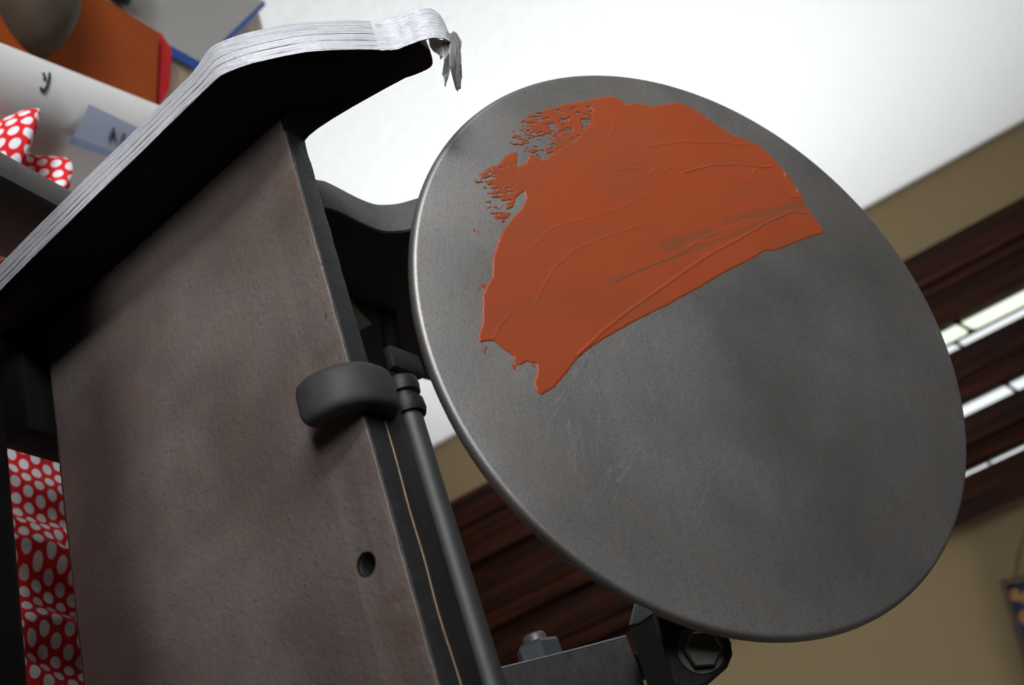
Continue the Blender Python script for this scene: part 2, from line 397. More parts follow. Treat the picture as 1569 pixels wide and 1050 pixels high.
# ------------------------------------------------------------------ the press
press = thing('printing_press', (O.x+.125, .36, TABLE), 'black cast iron tabletop platen press with brownish type bed and side rail', 'printing press')
# base frame standing on the bench
def W(z): return z+EYE.z
fr = []
BL, BR = -.389, .055
box('base_rail', BL+.004, BL+.022, .235, .50, W(-.335), W(-.288), M['frame'], press, .005)
box('base_rail', BR-.022, BR-.004, .235, .50, W(-.335), W(-.288), M['frame'], press, .005)
box('front_bar', BL+.022, BR-.022, .252, .281, W(-.350), W(-.310), M['black'], press, .004)
box('rear_bar', BL+.022, BR-.022, .470, .498, W(-.350), W(-.310), M['black'], press, .004)
for x in (BL+.013, BR-.013):
    for y in (.252, .484):
        lg = bmesh.new(); box_bm(lg, x-.010, x+.010, y-.014, y+.014, TABLE, W(-.33), .003); box_bm(lg, x-.018, x+.018, y-.022, y+.022, TABLE, TABLE+.012, .003)
        fin_bm('leg', lg, M['black'], press)
def F_plt(x, y, t): c_, s_ = math.cos(.95), math.sin(.95); return Vector((x, .248-y*c_+t*s_, W(-.345)+y*s_+t*c_))
box('platen', BL+.03, BR-.03, 0, .19, 0, .014, M['frame'], press, .002, F_plt)  # out of view, its tilt set to shade the lower part of the bed
box('bed_post', O.x-.020, O.x+.054, .290, .345, W(-.327), W(-.309), M['black'], press, .002)
box('bed_post', O.x-.020, O.x+.012, .3135, .345, W(-.312), W(-.245), M['black'], press, .002)
box('bed_post', O.x+.236, O.x+.255, .290, .345, W(-.327), W(-.309), M['black'], press, .002)
box('bed_post', O.x+.236, O.x+.255, .3135, .345, W(-.312), W(-.250), M['black'], press, .002)

# type bed: thick plate with a through hole; dark iron edge strip behind the face
hx, hy = [(0.1834,-0.0141)][0]
circ = lambda cx, cy, r, n=28: [(cx+r*math.cos(2*PI*k/n), cy+r*math.sin(2*PI*k/n)) for k in range(n)]
rough = lambda P, a: [(p[0]+random.uniform(-a, a), p[1]+random.uniform(-a, a)) for p in P]
def dens(P, step):
    out = []
    for a, b in zip(P, P[1:]+P[:1]):
        n = max(1, int(math.hypot(b[0]-a[0], b[1]-a[1])/step)); out += [(a[0]+(b[0]-a[0])*k/n, a[1]+(b[1]-a[1])*k/n) for k in range(n)]
    return out
bo = rough(dens([(-.001, -.1568), (.2535, -.1568), (.2535, 0), (-.001, 0)], .004), .00012)
plate('type_bed', bo, -.0009, 0, .0003, F_bed, M['bed'], press, [circ(hx, hy, .0038)])
bo2 = rough(dens([(-.001, -.1592), (.254, -.1592), (.254, .0003), (-.001, .0003)], .004), .0002)
plate('bed_backing', bo2, -.0112, -.0009, .0006, F_bed, M['edge'], press, [circ(hx, hy, .0034)])
lathe('hole_rim', [(.0042, -.0004), (.0041, .0001), (.0037, 0.0000), (.0036, -.002), (.0042, -.002)], bed(hx, hy, 0), BW, M['edge'], press, 28)

# roller rail on the left of the bed
track = smooth_path([(-0.1721,0.0301),(-0.1419,0.0305),(-0.1172,0.0312),(-0.094,0.0316),(-0.0718,0.032),(-0.0507,0.0321),(-0.0302,0.0325),(-0.0105,0.0328),(-0.0019,0.0329),(0.0043,0.0325),(0.0104,0.0299),(0.0175,0.0255),(0.0307,0.0148),(0.0419,0.0018),(0.051,-0.0105),(0.0598,-0.018)], 4); low = smooth_path([(0.0596,-0.0242),(0.0562,-0.0296),(0.0525,-0.0302),(0.045,-0.0267),(0.0399,-0.0225),(0.0321,-0.0193),(0.0233,-0.017),(0.0198,-0.015),(0.016,-0.0114),(0.0107,-0.0093),(0.0057,-0.0095),(0.002,-0.0104)], 3)
prof = [tuple(p) for p in track]+[tuple(p) for p in low]+[(0, -.0105), (-.165, -.0105), (-.172, .0)]
plate('roller_rail', prof, -.0104, 0, .0008, F_side, M['black'], press)
# fillet flaring from the edge of the bed into the rail arm
web = smooth_path([(0.0019,0.001),(0.0091,0.0014),(0.018,-0.0006),(0.0283,-0.0047),(0.0367,-0.0107),(0.0449,-0.0209)], 4); lw = list(reversed(low))
sec0 = [(0., 0.)]+[tuple(p) for p in web]+[tuple(p) for p in reversed(low)]
def to_bm_loft():
    bm = bmesh.new(); rings = []
    def clampsec(e):
        out = []
        for v, w in sec0:
            tv, tw = min(v, -.0002), max(-.0105, min(0, w))
            out.append((tv+(v-tv)*e, tw+(w-tw)*e))
        return out
    for k in range(9):
        t = k/8; e = (1-t)**3; u = -.002+.011*t
        rings.append([bm.verts.new(bed(u, a, b)) for a, b in clampsec(e)])
    n = len(rings[0])
    for p, q in zip(rings, rings[1:]):
        for k in range(n): bm.faces.new((p[k], p[(k+1) % n], q[(k+1) % n], q[k]))
    bm.faces.new(rings[0]); bm.faces.new(rings[-1][::-1]); return bm
fin_bm('rail_fillet', to_bm_loft(), M['black'], press, 50)

# side arms carrying the disc
atop = [tuple(p) for p in smooth_path([(-0.0148,-0.0223),(-0.015,-0.0317),(-0.0137,-0.0361),(-0.0134,-0.0436),(-0.0135,-0.0516),(-0.0132,-0.0595),(-0.012,-0.0666),(-0.0089,-0.0718),(-0.0048,-0.0761),(0.0027,-0.081)], 4)]; abot = [(-0.0884,-0.1854),(-0.0893,-0.1754),(-0.0935,-0.1586),(-0.0938,-0.1387)]
aout = [(-.013, -.0125)]+atop+[(.012, -.105), (.030, -.132), (.040, -.150), (.038, -.166), (.015, -.174), (-.05, -.172)]+abot+[(-.115, -.12), (-.152, -.10), (-.165, -.05), (-.160, -.0125)]
plate('side_arm', aout, .004, .0196, .0005, F_side, M['arm'], press)
plate('side_arm_shade', [(-.016, -.016)]+[(a-.0007, b) for a, b in atop[2:]]+[(.006, -.105), (.030, -.150), (.010, -.168), (-.05, -.168)]+[(a+.001, b) for a, b in abot]+[(-.11, -.118), (-.147, -.098), (-.16, -.05), (-.155, -.016)], .0180, .0203, .0002, F_side, M['black'], press)  # black sheet over the arm's side face, its shade put into the colour
plate('side_arm', [(-0.0118,-0.0341),(-0.0011,-0.0485),(0.0105,-0.0635),(0.0231,-0.0783)]+[(.018, -.0815), (-.05, -.09), (-.15, -.09), (-.160, -.036)], .2195, .246, .0005, F_side, M['bar'], press)
plate('pivot_block', [(.004, -.080), (.014, -.088), (.014, -.104), (-.02, -.104), (-.06, -.09), (-.06, -.08)], .2215, .230, .0006, F_side, M['black'], press)
AC = bed(*(0.2250,0.0284,-0.1211)); AN = (BW*.8+BV*.5+BX*.25).normalized(); A1 = (BX-AN*BX.dot(AN)).normalized(); A2 = AN.cross(A1)
def F_boss(x, y, t): return AC+A1*x+A2*y+AN*t
plate('pivot_boss', [(-0.0206,-0.0112),(-0.0122,-0.0117),(-0.0008,-0.014),(0.0095,-0.0153),(0.0141,-0.0052),(0.0116,0.0016),(0.0096,0.007),(0.0059,0.0105),(0.0017,0.0116),(-0.0034,0.011),(-0.0149,0.0021)], -.012, 0, .0022, F_boss, M['edge'], press)
lathe('washer', [(0, 0), (.0088, 0), (.0088, .0010), (0, .0010)], AC, AN, M['bolt'], press, 28)
hexhead('pivot_bolt', AC+AN*.0008, AN, .0070, .0052, M['bolt'], press, .45)
def lug_bm():
    bm = bmesh.new(); top = [bed(*p) for p in [(0.2164,0.0385,-0.0606),(0.2188,0.0385,-0.0716),(0.2234,0.0385,-0.0575),(0.2242,0.0385,-0.0516)]]; sh = BX*.05-BV*.004
    T = [bm.verts.new(p) for p in top]; B_ = [bm.verts.new(p+sh) for p in top]
    for k in range(4): bm.faces.new((T[k], T[(k+1) % 4], B_[(k+1) % 4], B_[k]))
    bm.faces.new(T[::-1]); bm.faces.new(B_); bmesh.ops.recalc_face_normals(bm, faces=bm.faces); bmesh.ops.bevel(bm, geom=list(bm.edges), offset=.0005, segments=2, affect='EDGES'); return bm
fin_bm('pivot_lug', lug_bm(), M['black'], press)
plate('lug_lit_top', [(p[0], p[2]) for p in [(0.2164,0.0385,-0.0606),(0.2188,0.0385,-0.0716),(0.2234,0.0385,-0.0575),(0.2242,0.0385,-0.0516)]], .0001, .0008, .0002, lambda x, y, t: bed(x, [(0.2164,0.0385,-0.0606),(0.2188,0.0385,-0.0716),(0.2234,0.0385,-0.0575),(0.2242,0.0385,-0.0516)][0][1]+t, y), M['nut'], press)  # lighter sheet paints the light falling on the lug's top face
sweep('worn_edge', [bed(.2198, a-.0001, b) for a, b in [(-0.0118,-0.0341),(-0.0011,-0.0485),(0.0105,-0.0635),(0.0231,-0.0783)]], .0004, M['bolt'], press, 6)
# stud with hex nut standing behind the right arm
n0 = bed(.2196, -0.0044, -0.0662)
hexhead('stud_nut', n0, -BX, .0080, .0082, M['nut'], press, .35)
lathe('stud', [(0, .0), (.0042, .0), (.0042, .0108), (.0036, .0116), (0, .0116)], n0, -BX, M['bolt'], press, 20)
# yoke across, holding the spindle of the disc
yk = D - DN*.052
sweep('yoke', [Vector((O.x+.012, yk.y, yk.z)), Vector((O.x+.180, yk.y, yk.z)), bed(.203, .034, -.146), bed(.222, .026, -.124)], .008, M['black'], press, 20)
# fittings seen in the gap between bed and disc
plate('pawl', [(-.0531, -.0855), (-.0613, -.1087), (-.0683, -.1067)], .0195, .024, .0006, F_side, M['nut'], press)
box('ratchet_link', .094, .104, -.0092, -.0050, -.052, -.034, M['bar'], press, .0012, F_bed)

# chase clamp: long bar on the upper edge of the bed with a hook over the face
clamp = thing('chase_clamp', Vector((0, 0, 0))); clamp.parent = press
clamp.location = bed(.129, 0, -.015) - press.location
cb = [(.118, -.0108), (.134, -.0104), (.150, -.0106), (.170, -.0100), (.188, -.0103), (.206, -.0096), (.228, -.0106), (.258, -.0106), (.258, -.0215), (.118, -.0215)]
plate('clamp_bar', [(p[0], p[1]) for p in cb], -.012, .0005, .0006, lambda x, y, t: bed(x, t, y), M['bar'], clamp)
sweep('worn_edge', [bed(a, .0004, b+.0001) for a, b in smooth_path(cb[1:8], 5)], .00055, M['worn'], clamp, 8)
def claw_bm():
    path = smooth_path([(-.0125, .0112), (-.0065, .0108), (-.0005, .0082), (.0038, .0030), (.0048, -.0035), (.0035, -.0095), (-.002, -.0135)], 5)
    bm = bmesh.new(); rings = []; n = len(path)
    for i, p in enumerate(path):
        t = path[min(i+1, n-1)]-path[max(i-1, 0)]; t = t/np.linalg.norm(t); nn = np.array([-t[1], t[0]])
        th_ = .0046*(1 if i > 3 else .84+.04*i); wd_ = .0083*(1 if i > 2 else .93+.023*i)
        uo = .129 - .0015*(i/n)
        ring = []
        for k in range(24):
            a = 2*PI*k/24; cx, sy = math.cos(a), math.sin(a)
            ex = .45
            x = math.copysign(abs(cx)**ex, cx)*wd_; y = math.copysign(abs(sy)**.6, sy)*th_
            q = p+nn*y; ring.append(bm.verts.new(bed(uo+x, q[0], q[1])))
        rings.append(ring)
    # rounded tip
    t0 = path[0]-path[1]; t0 = t0/np.linalg.norm(t0); c0 = sum((v.co for v in rings[0]), Vector())/24
    off = (BV*t0[0]+BW*t0[1])
    cap = [bm.verts.new(c0+(v.co-c0)*.82+off*.0012) for v in rings[0]]
    rings.insert(0, cap)
    for p, q in zip(rings, rings[1:]):
        for k in range(24): bm.faces.new((p[k], p[(k+1) % 24], q[(k+1) % 24], q[k]))
    bm.faces.new(rings[0]); bm.faces.new(rings[-1]); return bm
fin_bm('clamp_hook', claw_bm(), M['claw'], clamp, 60)

# steel cross rod behind the clamp, with collars on its left end
r0 = bed(.118, -.0030, -.0300)
sweep('cross_rod', [bed(.1185, -.0028, -.0300), bed(.262, -.0028, -.0300)], .0047, M['rod'], press, 24)
lathe('rod_collar', [(0, 0), (.0064, .0006), (.0068, .003), (.0064, .0062), (.0050, .0066), (.0050, .009), (.0066, .0096), (.0068, .013), (.0062, .0150), (0, .0150)], bed(.1135, -.0028, -.0300), BX, M['bar'], press, 24)
sweep('rod_link', [bed(.118, -.004, -.031), bed(.116, -.024, -.045), bed(.10, -.05, -.085), bed(.04, -.055, -.11), bed(.018, -.055, -.115)], .0042, M['black'], press, 12)

# ------------------------------------------------------------------ ink disc
discO = thing('ink_disc', D - DN*.052, 'round grey steel ink disc tilted above the press bed', 'ink disc')
R0 = .1302
prof = [(0, .003), (.06, .003), (.1277, .003)]
for k in range(1, 8):
    a = k/7*PI*.62; prof.append((.1277+.0025*math.sin(a), .003-.0030*(1-math.cos(a))))
prof += [(.1275, -.0055), (.122, -.0070), (.03, -.0085), (.03, -.018), (.0, -.018)]
def disc_mesh():
    n = 160; vs = []; fs = []
    for r, h in prof:
        if r == 0: vs.append([(0, 0, h)])
        else: vs.append([(r*math.cos(2*PI*k/n), r*math.sin(2*PI*k/n), h) for k in range(n)])
    bm = bmesh.new(); V = [[bm.verts.new(p) for p in ring] for ring in vs]
    for p, q in zip(V, V[1:]):
        for k in range(n):
            k2 = (k+1) % n
            if len(p) == 1: bm.faces.new((p[0], q[k], q[k2]))
            elif len(q) == 1: bm.faces.new((p[k], p[k2], q[0]))
            else: bm.faces.new((p[k], p[k2], q[k2], q[k]))
    bmesh.ops.recalc_face_normals(bm, faces=bm.faces)
    me = bpy.data.meshes.new('plate'); bm.to_mesh(me); bm.free(); return me
DM = Matrix(((D1.x, D2.x, DN.x, D.x), (D1.y, D2.y, DN.y, D.y), (D1.z, D2.z, DN.z, D.z), (0, 0, 0, 1)))
me = disc_mesh(); me.materials.append(M['disc']); po = bpy.data.objects.new('disc_plate', me); COL.objects.link(po)
po.parent = discO; po.matrix_basis = Matrix.Translation(-discO.location) @ DM
me.polygons.foreach_set('use_smooth', [True]*len(me.polygons)); me.set_sharp_from_angle(angle=math.radians(35))
lathe('spindle', [(0, -.052), (.008, -.052), (.008, -.017), (0, -.017)], D, DN, M['bolt'], discO, 20)

# ------------------------------------------------------------------ ink
INK = np.array([(-0.09915,-0.06327),(-0.10408,-0.05232),(-0.10862,-0.03888),(-0.11311,-0.02299),(-0.11639,-0.00976),(-0.11594,-0.00604),(-0.11427,-0.00345),(-0.11202,-0.00355),(-0.11318,0.00185),(-0.11292,0.00824),(-0.11206,0.01192),(-0.11375,0.01918),(-0.11598,0.02827),(-0.1141,0.03396),(-0.10878,0.0406),(-0.10304,0.04709),(-0.0984,0.0529),(-0.09643,0.05874),(-0.093,0.06637),(-0.08522,0.07207),(-0.07552,0.07684),(-0.06693,0.07841),(-0.06438,0.08084),(-0.06025,0.07883),(-0.05438,0.08043),(-0.04494,0.08387),(-0.04348,0.08191),(-0.0388,0.06485),(-0.0343,0.05074),(-0.03365,0.04288),(-0.02866,0.03101),(-0.02417,0.01859),(-0.01494,-0.00298),(-0.00713,-0.02262),(-0.00005,-0.04139),(0.00597,-0.05568),(0.01109,-0.06596),(0.01468,-0.07119),(0.01978,-0.07711),(0.02472,-0.08344),(0.02743,-0.08976),(0.02573,-0.09141),(0.02128,-0.09087),(0.01821,-0.08884),(0.01476,-0.08806),(0.01376,-0.09131),(0.01487,-0.09518),(0.01074,-0.09694),(0.00733,-0.09999),(0.00423,-0.10259),(0.00475,-0.10832),(0.00259,-0.10852),(-0.00352,-0.10498),(-0.01454,-0.10194),(-0.01844,-0.0995),(-0.02266,-0.09557),(-0.03166,-0.09276),(-0.03758,-0.08911),(-0.04271,-0.08593),(-0.04888,-0.0801),(-0.05427,-0.07351),(-0.05909,-0.06998),(-0.0626,-0.06982),(-0.0593,-0.07439),(-0.05137,-0.07908),(-0.04699,-0.08384),(-0.04972,-0.0871),(-0.05306,-0.08961),(-0.06013,-0.09253),(-0.06642,-0.09168),(-0.07069,-0.08734),(-0.07655,-0.07804),(-0.08219,-0.06978),(-0.08234,-0.06668),(-0.07494,-0.06948),(-0.07644,-0.06507),(-0.08259,-0.06136),(-0.08303,-0.06617),(-0.08687,-0.06964)]); MOT1 = np.array([(-0.09562,-0.07018),(-0.10126,-0.06265),(-0.11083,-0.03817),(-0.115,-0.02235),(-0.10777,-0.02104),(-0.10036,-0.02357),(-0.0901,-0.03536),(-0.08329,-0.04698),(-0.07817,-0.05555),(-0.08051,-0.06292),(-0.0822,-0.06948),(-0.08602,-0.07293)]); MOT2 = np.array([(-0.06983,-0.09364),(-0.07853,-0.07748),(-0.08363,-0.06753),(-0.07567,-0.06775),(-0.06252,-0.07285),(-0.05621,-0.07114),(-0.04671,-0.08132),(-0.04816,-0.08954),(-0.05572,-0.096)])
RID = [([(-0.08843,-0.0002),(-0.09241,0.02005),(-0.09341,0.04531),(-0.0926,0.05156),(-0.09342,0.05978)],0.22),
([(-0.07474,0.01411),(-0.0772,0.02238),(-0.07981,0.03309),(-0.08115,0.04773),(-0.0799,0.06281),(-0.0809,0.06886)],0.28),
([(-0.0749,-0.01894),(-0.07651,-0.01327),(-0.07536,-0.00682),(-0.07301,-0.00424),(-0.07707,0.00079),(-0.07511,0.00497),(-0.07735,0.00798),(-0.0761,0.0125),(-0.07803,0.01615),(-0.07644,0.02133)],0.16),
([(-0.09225,0.04481),(-0.0867,0.04667),(-0.08286,0.05274),(-0.08028,0.06299)],0.20),
([(-0.07818,0.05731),(-0.07132,0.06324),(-0.0634,0.07108),(-0.06356,0.0776),(-0.07029,0.078),(-0.07657,0.0745),(-0.07204,0.07397),(-0.06539,0.07645)],0.30),
([(-0.093,0.06637),(-0.08702,0.06967),(-0.08069,0.07319),(-0.07247,0.07579),(-0.0658,0.07828)],0.30),
([(-0.05433,0.07676),(-0.05493,0.06824),(-0.04825,0.04955),(-0.03948,0.02955),(-0.03182,0.01087),(-0.0245,-0.00386),(-0.01657,-0.01898),(-0.00676,-0.03833),(0.0023,-0.0544),(0.01203,-0.06917)],0.32),
([(-0.04992,0.04045),(-0.04423,0.02323),(-0.04047,0.01129),(-0.03257,-0.0037),(-0.02575,-0.02529),(-0.01896,-0.04363)],0.14),
([(-0.03423,-0.07599),(-0.04469,-0.06265),(-0.04926,-0.047),(-0.05441,-0.02791),(-0.06436,-0.00405)],0.10),
([(-0.01106,-0.08044),(-0.01787,-0.07489),(-0.02633,-0.06726),(-0.03475,-0.05491),(-0.04198,-0.03554),(-0.04663,-0.01752)],0.12),
([(-0.07954,-0.06229),(-0.0747,-0.05881),(-0.06856,-0.05513),(-0.06148,-0.05051),(-0.05535,-0.04843)],0.16),
([(-0.07464,-0.02573),(-0.07602,-0.01685),(-0.081,-0.00646),(-0.0855,-0.0013)],0.10),
([(-0.07481,0.04611),(-0.07305,0.04842),(-0.0709,0.04977),(-0.07395,0.05307),(-0.07817,0.05691)],0.14),
([(0.0042,-0.10312),(-0.00187,-0.09844),(-0.00583,-0.0932)],0.12),
([(-0.09919,-0.01372),(-0.10298,-0.01134),(-0.09358,-0.01742),(-0.09081,-0.02246)],0.10),
([(-0.11433,-0.00272),(-0.11282,0.00208),(-0.11292,0.00824),(-0.11414,0.01933),(-0.11598,0.02827)],0.14),
([(-0.10045,0.00609),(-0.0969,0.00834),(-0.0938,0.00537),(-0.09636,-0.00078)],0.06),
]
THIN = [([(-0.05395,0.05177),(-0.05987,0.07824)],0.00245),([(-0.05395,0.05177),(-0.04942,0.02726)],0.00218),([(-0.03979,0.00192),(-0.03586,-0.00987)],0.00300),([(-0.03979,0.00192),(-0.04352,0.01574)],0.00218),([(-0.05726,0.07698),(-0.01957,-0.04341)],0.00123)]
FLK = [(-0.04356,-0.09703,0.00082),(-0.04296,-0.09551,0.00055),(-0.01902,-0.10016,0.00136),(-0.01765,-0.10217,0.00082),(0.00854,-0.10752,0.00109),(0.00727,-0.10637,0.00082),(0.01554,-0.09726,0.00136),(0.01377,-0.09566,0.00109),(0.01523,-0.0893,0.00082),(-0.08469,0.08615,0.00068),(-0.08127,0.0874,0.00041),(-0.07264,0.09275,0.00068),(-0.06962,0.09376,0.00055),(-0.06736,0.0943,0.00055),(-0.06398,0.09553,0.00082),(-0.05949,0.0966,0.00041),(-0.05578,0.09848,0.00055),(-0.00898,-0.10321,0.00055),(-0.00631,-0.10609,0.00044),(-0.03022,-0.09596,0.00055),(-0.027,-0.09574,0.00055)]
def inside(poly, X, Y):
    r = np.zeros(X.shape, bool); n = len(poly)
    for i in range(n):
        x1, y1 = poly[i]; x2, y2 = poly[(i+1) % n]
        if y1 == y2: continue
        c = ((y1 > Y) != (y2 > Y)) & (X < (x2-x1)*(Y-y1)/(y2-y1)+x1); r ^= c
    return r
def seg_d(a, b, X, Y):
    dx, dy = b[0]-a[0], b[1]-a[1]; L = dx*dx+dy*dy+1e-18
    t = np.clip(((X-a[0])*dx+(Y-a[1])*dy)/L, 0, 1); return np.hypot(X-a[0]-t*dx, Y-a[1]-t*dy)
def sdist(poly, X, Y):
    d = np.full(X.shape, 1.)
    for i in range(len(poly)): d = np.minimum(d, seg_d(poly[i], poly[(i+1) % len(poly)], X, Y))
    return np.where(inside(poly, X, Y), d, -d)
def vnoise(X, Y, s, seed):
    r = np.random.default_rng(seed); T = r.random((256, 256)); x, y = X/s, Y/s
    xi, yi = np.floor(x).astype(int), np.floor(y).astype(int); fx, fy = x-xi, y-yi; fx = fx*fx*(3-2*fx); fy = fy*fy*(3-2*fy)
    g = lambda a, b: T[a % 256, b % 256]
    return (g(xi, yi)*(1-fx)+g(xi+1, yi)*fx)*(1-fy)+(g(xi, yi+1)*(1-fx)+g(xi+1, yi+1)*fx)*fy
def ink_mesh():
    h = .00034
    xs = np.arange(INK[:, 0].min()-.004, INK[:, 0].max()+.004, h); ys = np.arange(INK[:, 1].min()-.004, INK[:, 1].max()+.004, h)
    X, Y = np.meshgrid(xs, ys, indexing='ij')
    # stroke coordinates: the knife was drawn roughly along the long chord of the smear
    ca, sa = math.cos(STROKE), math.sin(STROKE); A_, B_ = X*ca+Y*sa, -X*sa+Y*ca
    sd = sdist(INK, X, Y) + (vnoise(X, Y, .0016, 3)-.5)*.0004
    F = np.minimum(sd, .0012)
    mot = np.minimum(.0012, np.maximum(sdist(MOT1, X, Y), sdist(MOT2, X, Y)))/.0012
    ch, sh = math.cos(1.6956), math.sin(1.6956); A2, B2 = X*ch+Y*sh, -X*sh+Y*ch; wv_ = (vnoise(X, Y, .004, 61)-.5)*.0012
    nz = .40*vnoise(A2, (B2+wv_)*4.2, .0042, 5)+.30*vnoise(A2, B2*2.2, .0010, 6)+.30*vnoise(X, Y, .0055, 8)
    A3 = X*math.cos(1.6956)+Y*math.sin(1.6956); left = np.clip((-0.0160-A3)/.034, 0, 1); inl = sdist(MOT2, X, Y) > 0; left = np.where(inl, .9*np.clip((-0.0671-A3)/.016, 0, 1), left)
    F = np.where(mot > 0, F - np.clip(mot, 0, 1)*np.clip(nz-.615+.24*left, 0, 1)*.018, F)
    thick = .00028*np.clip(F/.0007, 0, 1)**.6
    thin = np.zeros_like(X)
    for (a, b), w in THIN:
        d = seg_d(a, b, X, Y)+(vnoise(A_, B_*2.5, .003, 11)-.5)*w*1.0; thin = np.maximum(thin, np.clip(1.25-d/w, 0, 1))
    wide = np.clip((vnoise(A_, B_*4, .03, 15)-.55)*1.6, 0, .35)
    thin = np.clip(thin*.62+wide*.45+np.clip(mot, 0, 1)*.4*left, 0, 1)
    thick = thick*(1-.6*np.clip(thin, 0, 1)) + (thin > .45)*vnoise(A_, B_*2, .0016, 12)*.00010
    for P, amp in RID:
        d = np.full(X.shape, 1.)
        for a, b in zip(P, P[1:]): d = np.minimum(d, seg_d(a, b, X, Y))
        thick = thick + amp*.00105*np.exp(-(d/.00046)**2)*np.clip(F/.0005, 0, 1)
    edge = np.exp(-((F-.0009)/.0005)**2)*(mot <= 0)*.00007
    thick = thick+edge+vnoise(A_, B_*5, .012, 21)*.00006
    # marching squares on F
    nx, ny = X.shape; verts = []; att = []; faces = []; vid = {}
    def corner(i, j):
        k = (i, j, 0)
        if k not in vid: vid[k] = len(verts); verts.append((X[i, j], Y[i, j], .00301+max(thick[i, j], .00003))); att.append(thin[i, j])
        return vid[k]
    def cut(i, j, i2, j2):
        k = (i, j, 1 if i2 > i else 2)
        if k not in vid:
            f1, f2 = F[i, j], F[i2, j2]; t = f1/(f1-f2); t = min(max(t, .03), .97)
            vid[k] = len(verts); verts.append((X[i, j]+t*(X[i2, j2]-X[i, j]), Y[i, j]+t*(Y[i2, j2]-Y[i, j]), .00298)); att.append(thin[i, j])
        return vid[k]
    pos = F > 0
    cnt = pos[:-1, :-1].astype(int)+pos[1:, :-1]+pos[1:, 1:]+pos[:-1, 1:]
    for i, j in zip(*np.nonzero(cnt)):
        cs = [(i, j), (i+1, j), (i+1, j+1), (i, j+1)]; poly = []
        for q in range(4):
            a, b = cs[q], cs[(q+1) % 4]
            if pos[a]: poly.append(corner(*a))
            if pos[a] != pos[b]:
                lo, hi = (a, b) if a <= b else (b, a); poly.append(cut(*lo, *hi))
        if len(poly) >= 3: faces.append(poly)
    # separate flecks
    for x, y, r in FLK:
        n = 9; b = len(verts); ph = random.random()*6
        for k in range(n):
            a = 2*PI*k/n; rr = r*(.65+.5*random.random()); verts.append((x+rr*math.cos(a)*1.2, y+rr*math.sin(a)*.8, .00299)); att.append(.3)
        verts.append((x, y, .00318)); att.append(.2)
        for k in range(n): faces.append((b+k, b+(k+1) % n, b+n))
    me = bpy.data.meshes.new('ink'); me.from_pydata(verts, [], faces); at = me.attributes.new('thin', 'FLOAT', 'POINT'); at.data.foreach_set('value', np.array(att, dtype=np.float32))
    return me
STROKE = 1.8323; MOTX = -0.0973
me = ink_mesh(); me.materials.append(M['ink'])
inko = bpy.data.objects.new('ink_smear', me); COL.objects.link(inko); inko.matrix_world = DM
me.polygons.foreach_set('use_smooth', [True]*len(me.polygons))
tag(inko, 'rust orange ink knifed across the upper half of the steel disc', 'ink')

# ------------------------------------------------------------------ foil tape on the rail
tape = thing('foil_tape', bed(-.006, -.16, .03), 'layered silver foil tape along the black side rail, torn end curling down', 'tape')
TR = np.array([p for p in track])
def offset_path(P, d):
    out = []
    for i in range(len(P)):
        t = P[min(i+1, len(P)-1)]-P[max(i-1, 0)]; t = t/np.linalg.norm(t); n = np.array([-t[1], t[0]])
        if n @ np.array([.6, .8]) < 0: n = -n
        out.append(P[i]+n*d)
    return out
def strip(name, P, us, th_, mat, parent, jit=.0002, taper=None, seed=1, twist=None, ridge=0., m=6, widen=None):
    """flat ribbon: path P in (v, w), spanning widths us=(u0,u1), crinkled"""
    r = np.random.default_rng(seed); rg = r.normal(0, 1, m+1)*ridge; ph = r.random(m+1)*6; bm = bmesh.new(); sv = bm.verts.layers.float_vector.new('strip_uv'); top = []; bot = []; L = len(P)
    for i in range(L):
        t = P[min(i+1, L-1)]-P[max(i-1, 0)]; t = t/(np.linalg.norm(t)+1e-9); n = np.array([-t[1], t[0]])
        if n @ np.array([.6, .8]) < 0 and twist is None: n = -n
        f = 1 if taper is None else taper(i/(L-1)); ua = us[0]*(widen(i/(L-1)) if widen else 1); ub = us[1]*(widen(i/(L-1)) if widen else 1); uc = (ua+ub)/2; hw = (ub-ua)/2*f
        rt, rb = [], []; je = r.normal(0, jit*.6)
        for k in range(m+1):
            u = uc+(k/m*2-1)*hw + (je if k in (0, m) else 0); off = r.normal(0, jit)+rg[k]*(.6+.6*math.sin(i*.35+ph[k]))
            tw = 0 if twist is None else twist*(i/(L-1))*(k/m*2-1)*hw
            q = P[i]+n*(off+tw); rt.append(bm.verts.new(bed(u, *(q+n*th_)))); rb.append(bm.verts.new(bed(u, *q)))
            for v_ in (rt[-1], rb[-1]): v_[sv] = (k/m, i*.055, seed)
        top.append(rt); bot.append(rb)
    for i in range(L-1):
        for k in range(m):
            bm.faces.new((top[i][k], top[i][k+1], top[i+1][k+1], top[i+1][k])); bm.faces.new((bot[i][k+1], bot[i][k], bot[i+1][k], bot[i+1][k+1]))
        bm.faces.new((top[i][0], top[i+1][0], bot[i+1][0], bot[i][0])); bm.faces.new((top[i+1][m], top[i][m], bot[i][m], bot[i+1][m]))
    for k in range(m):
        bm.faces.new((top[0][k+1], top[0][k], bot[0][k], bot[0][k+1])); bm.faces.new((top[-1][k], top[-1][k+1], bot[-1][k+1], bot[-1][k]))
    return fin_bm(name, bm, mat, parent, 30)
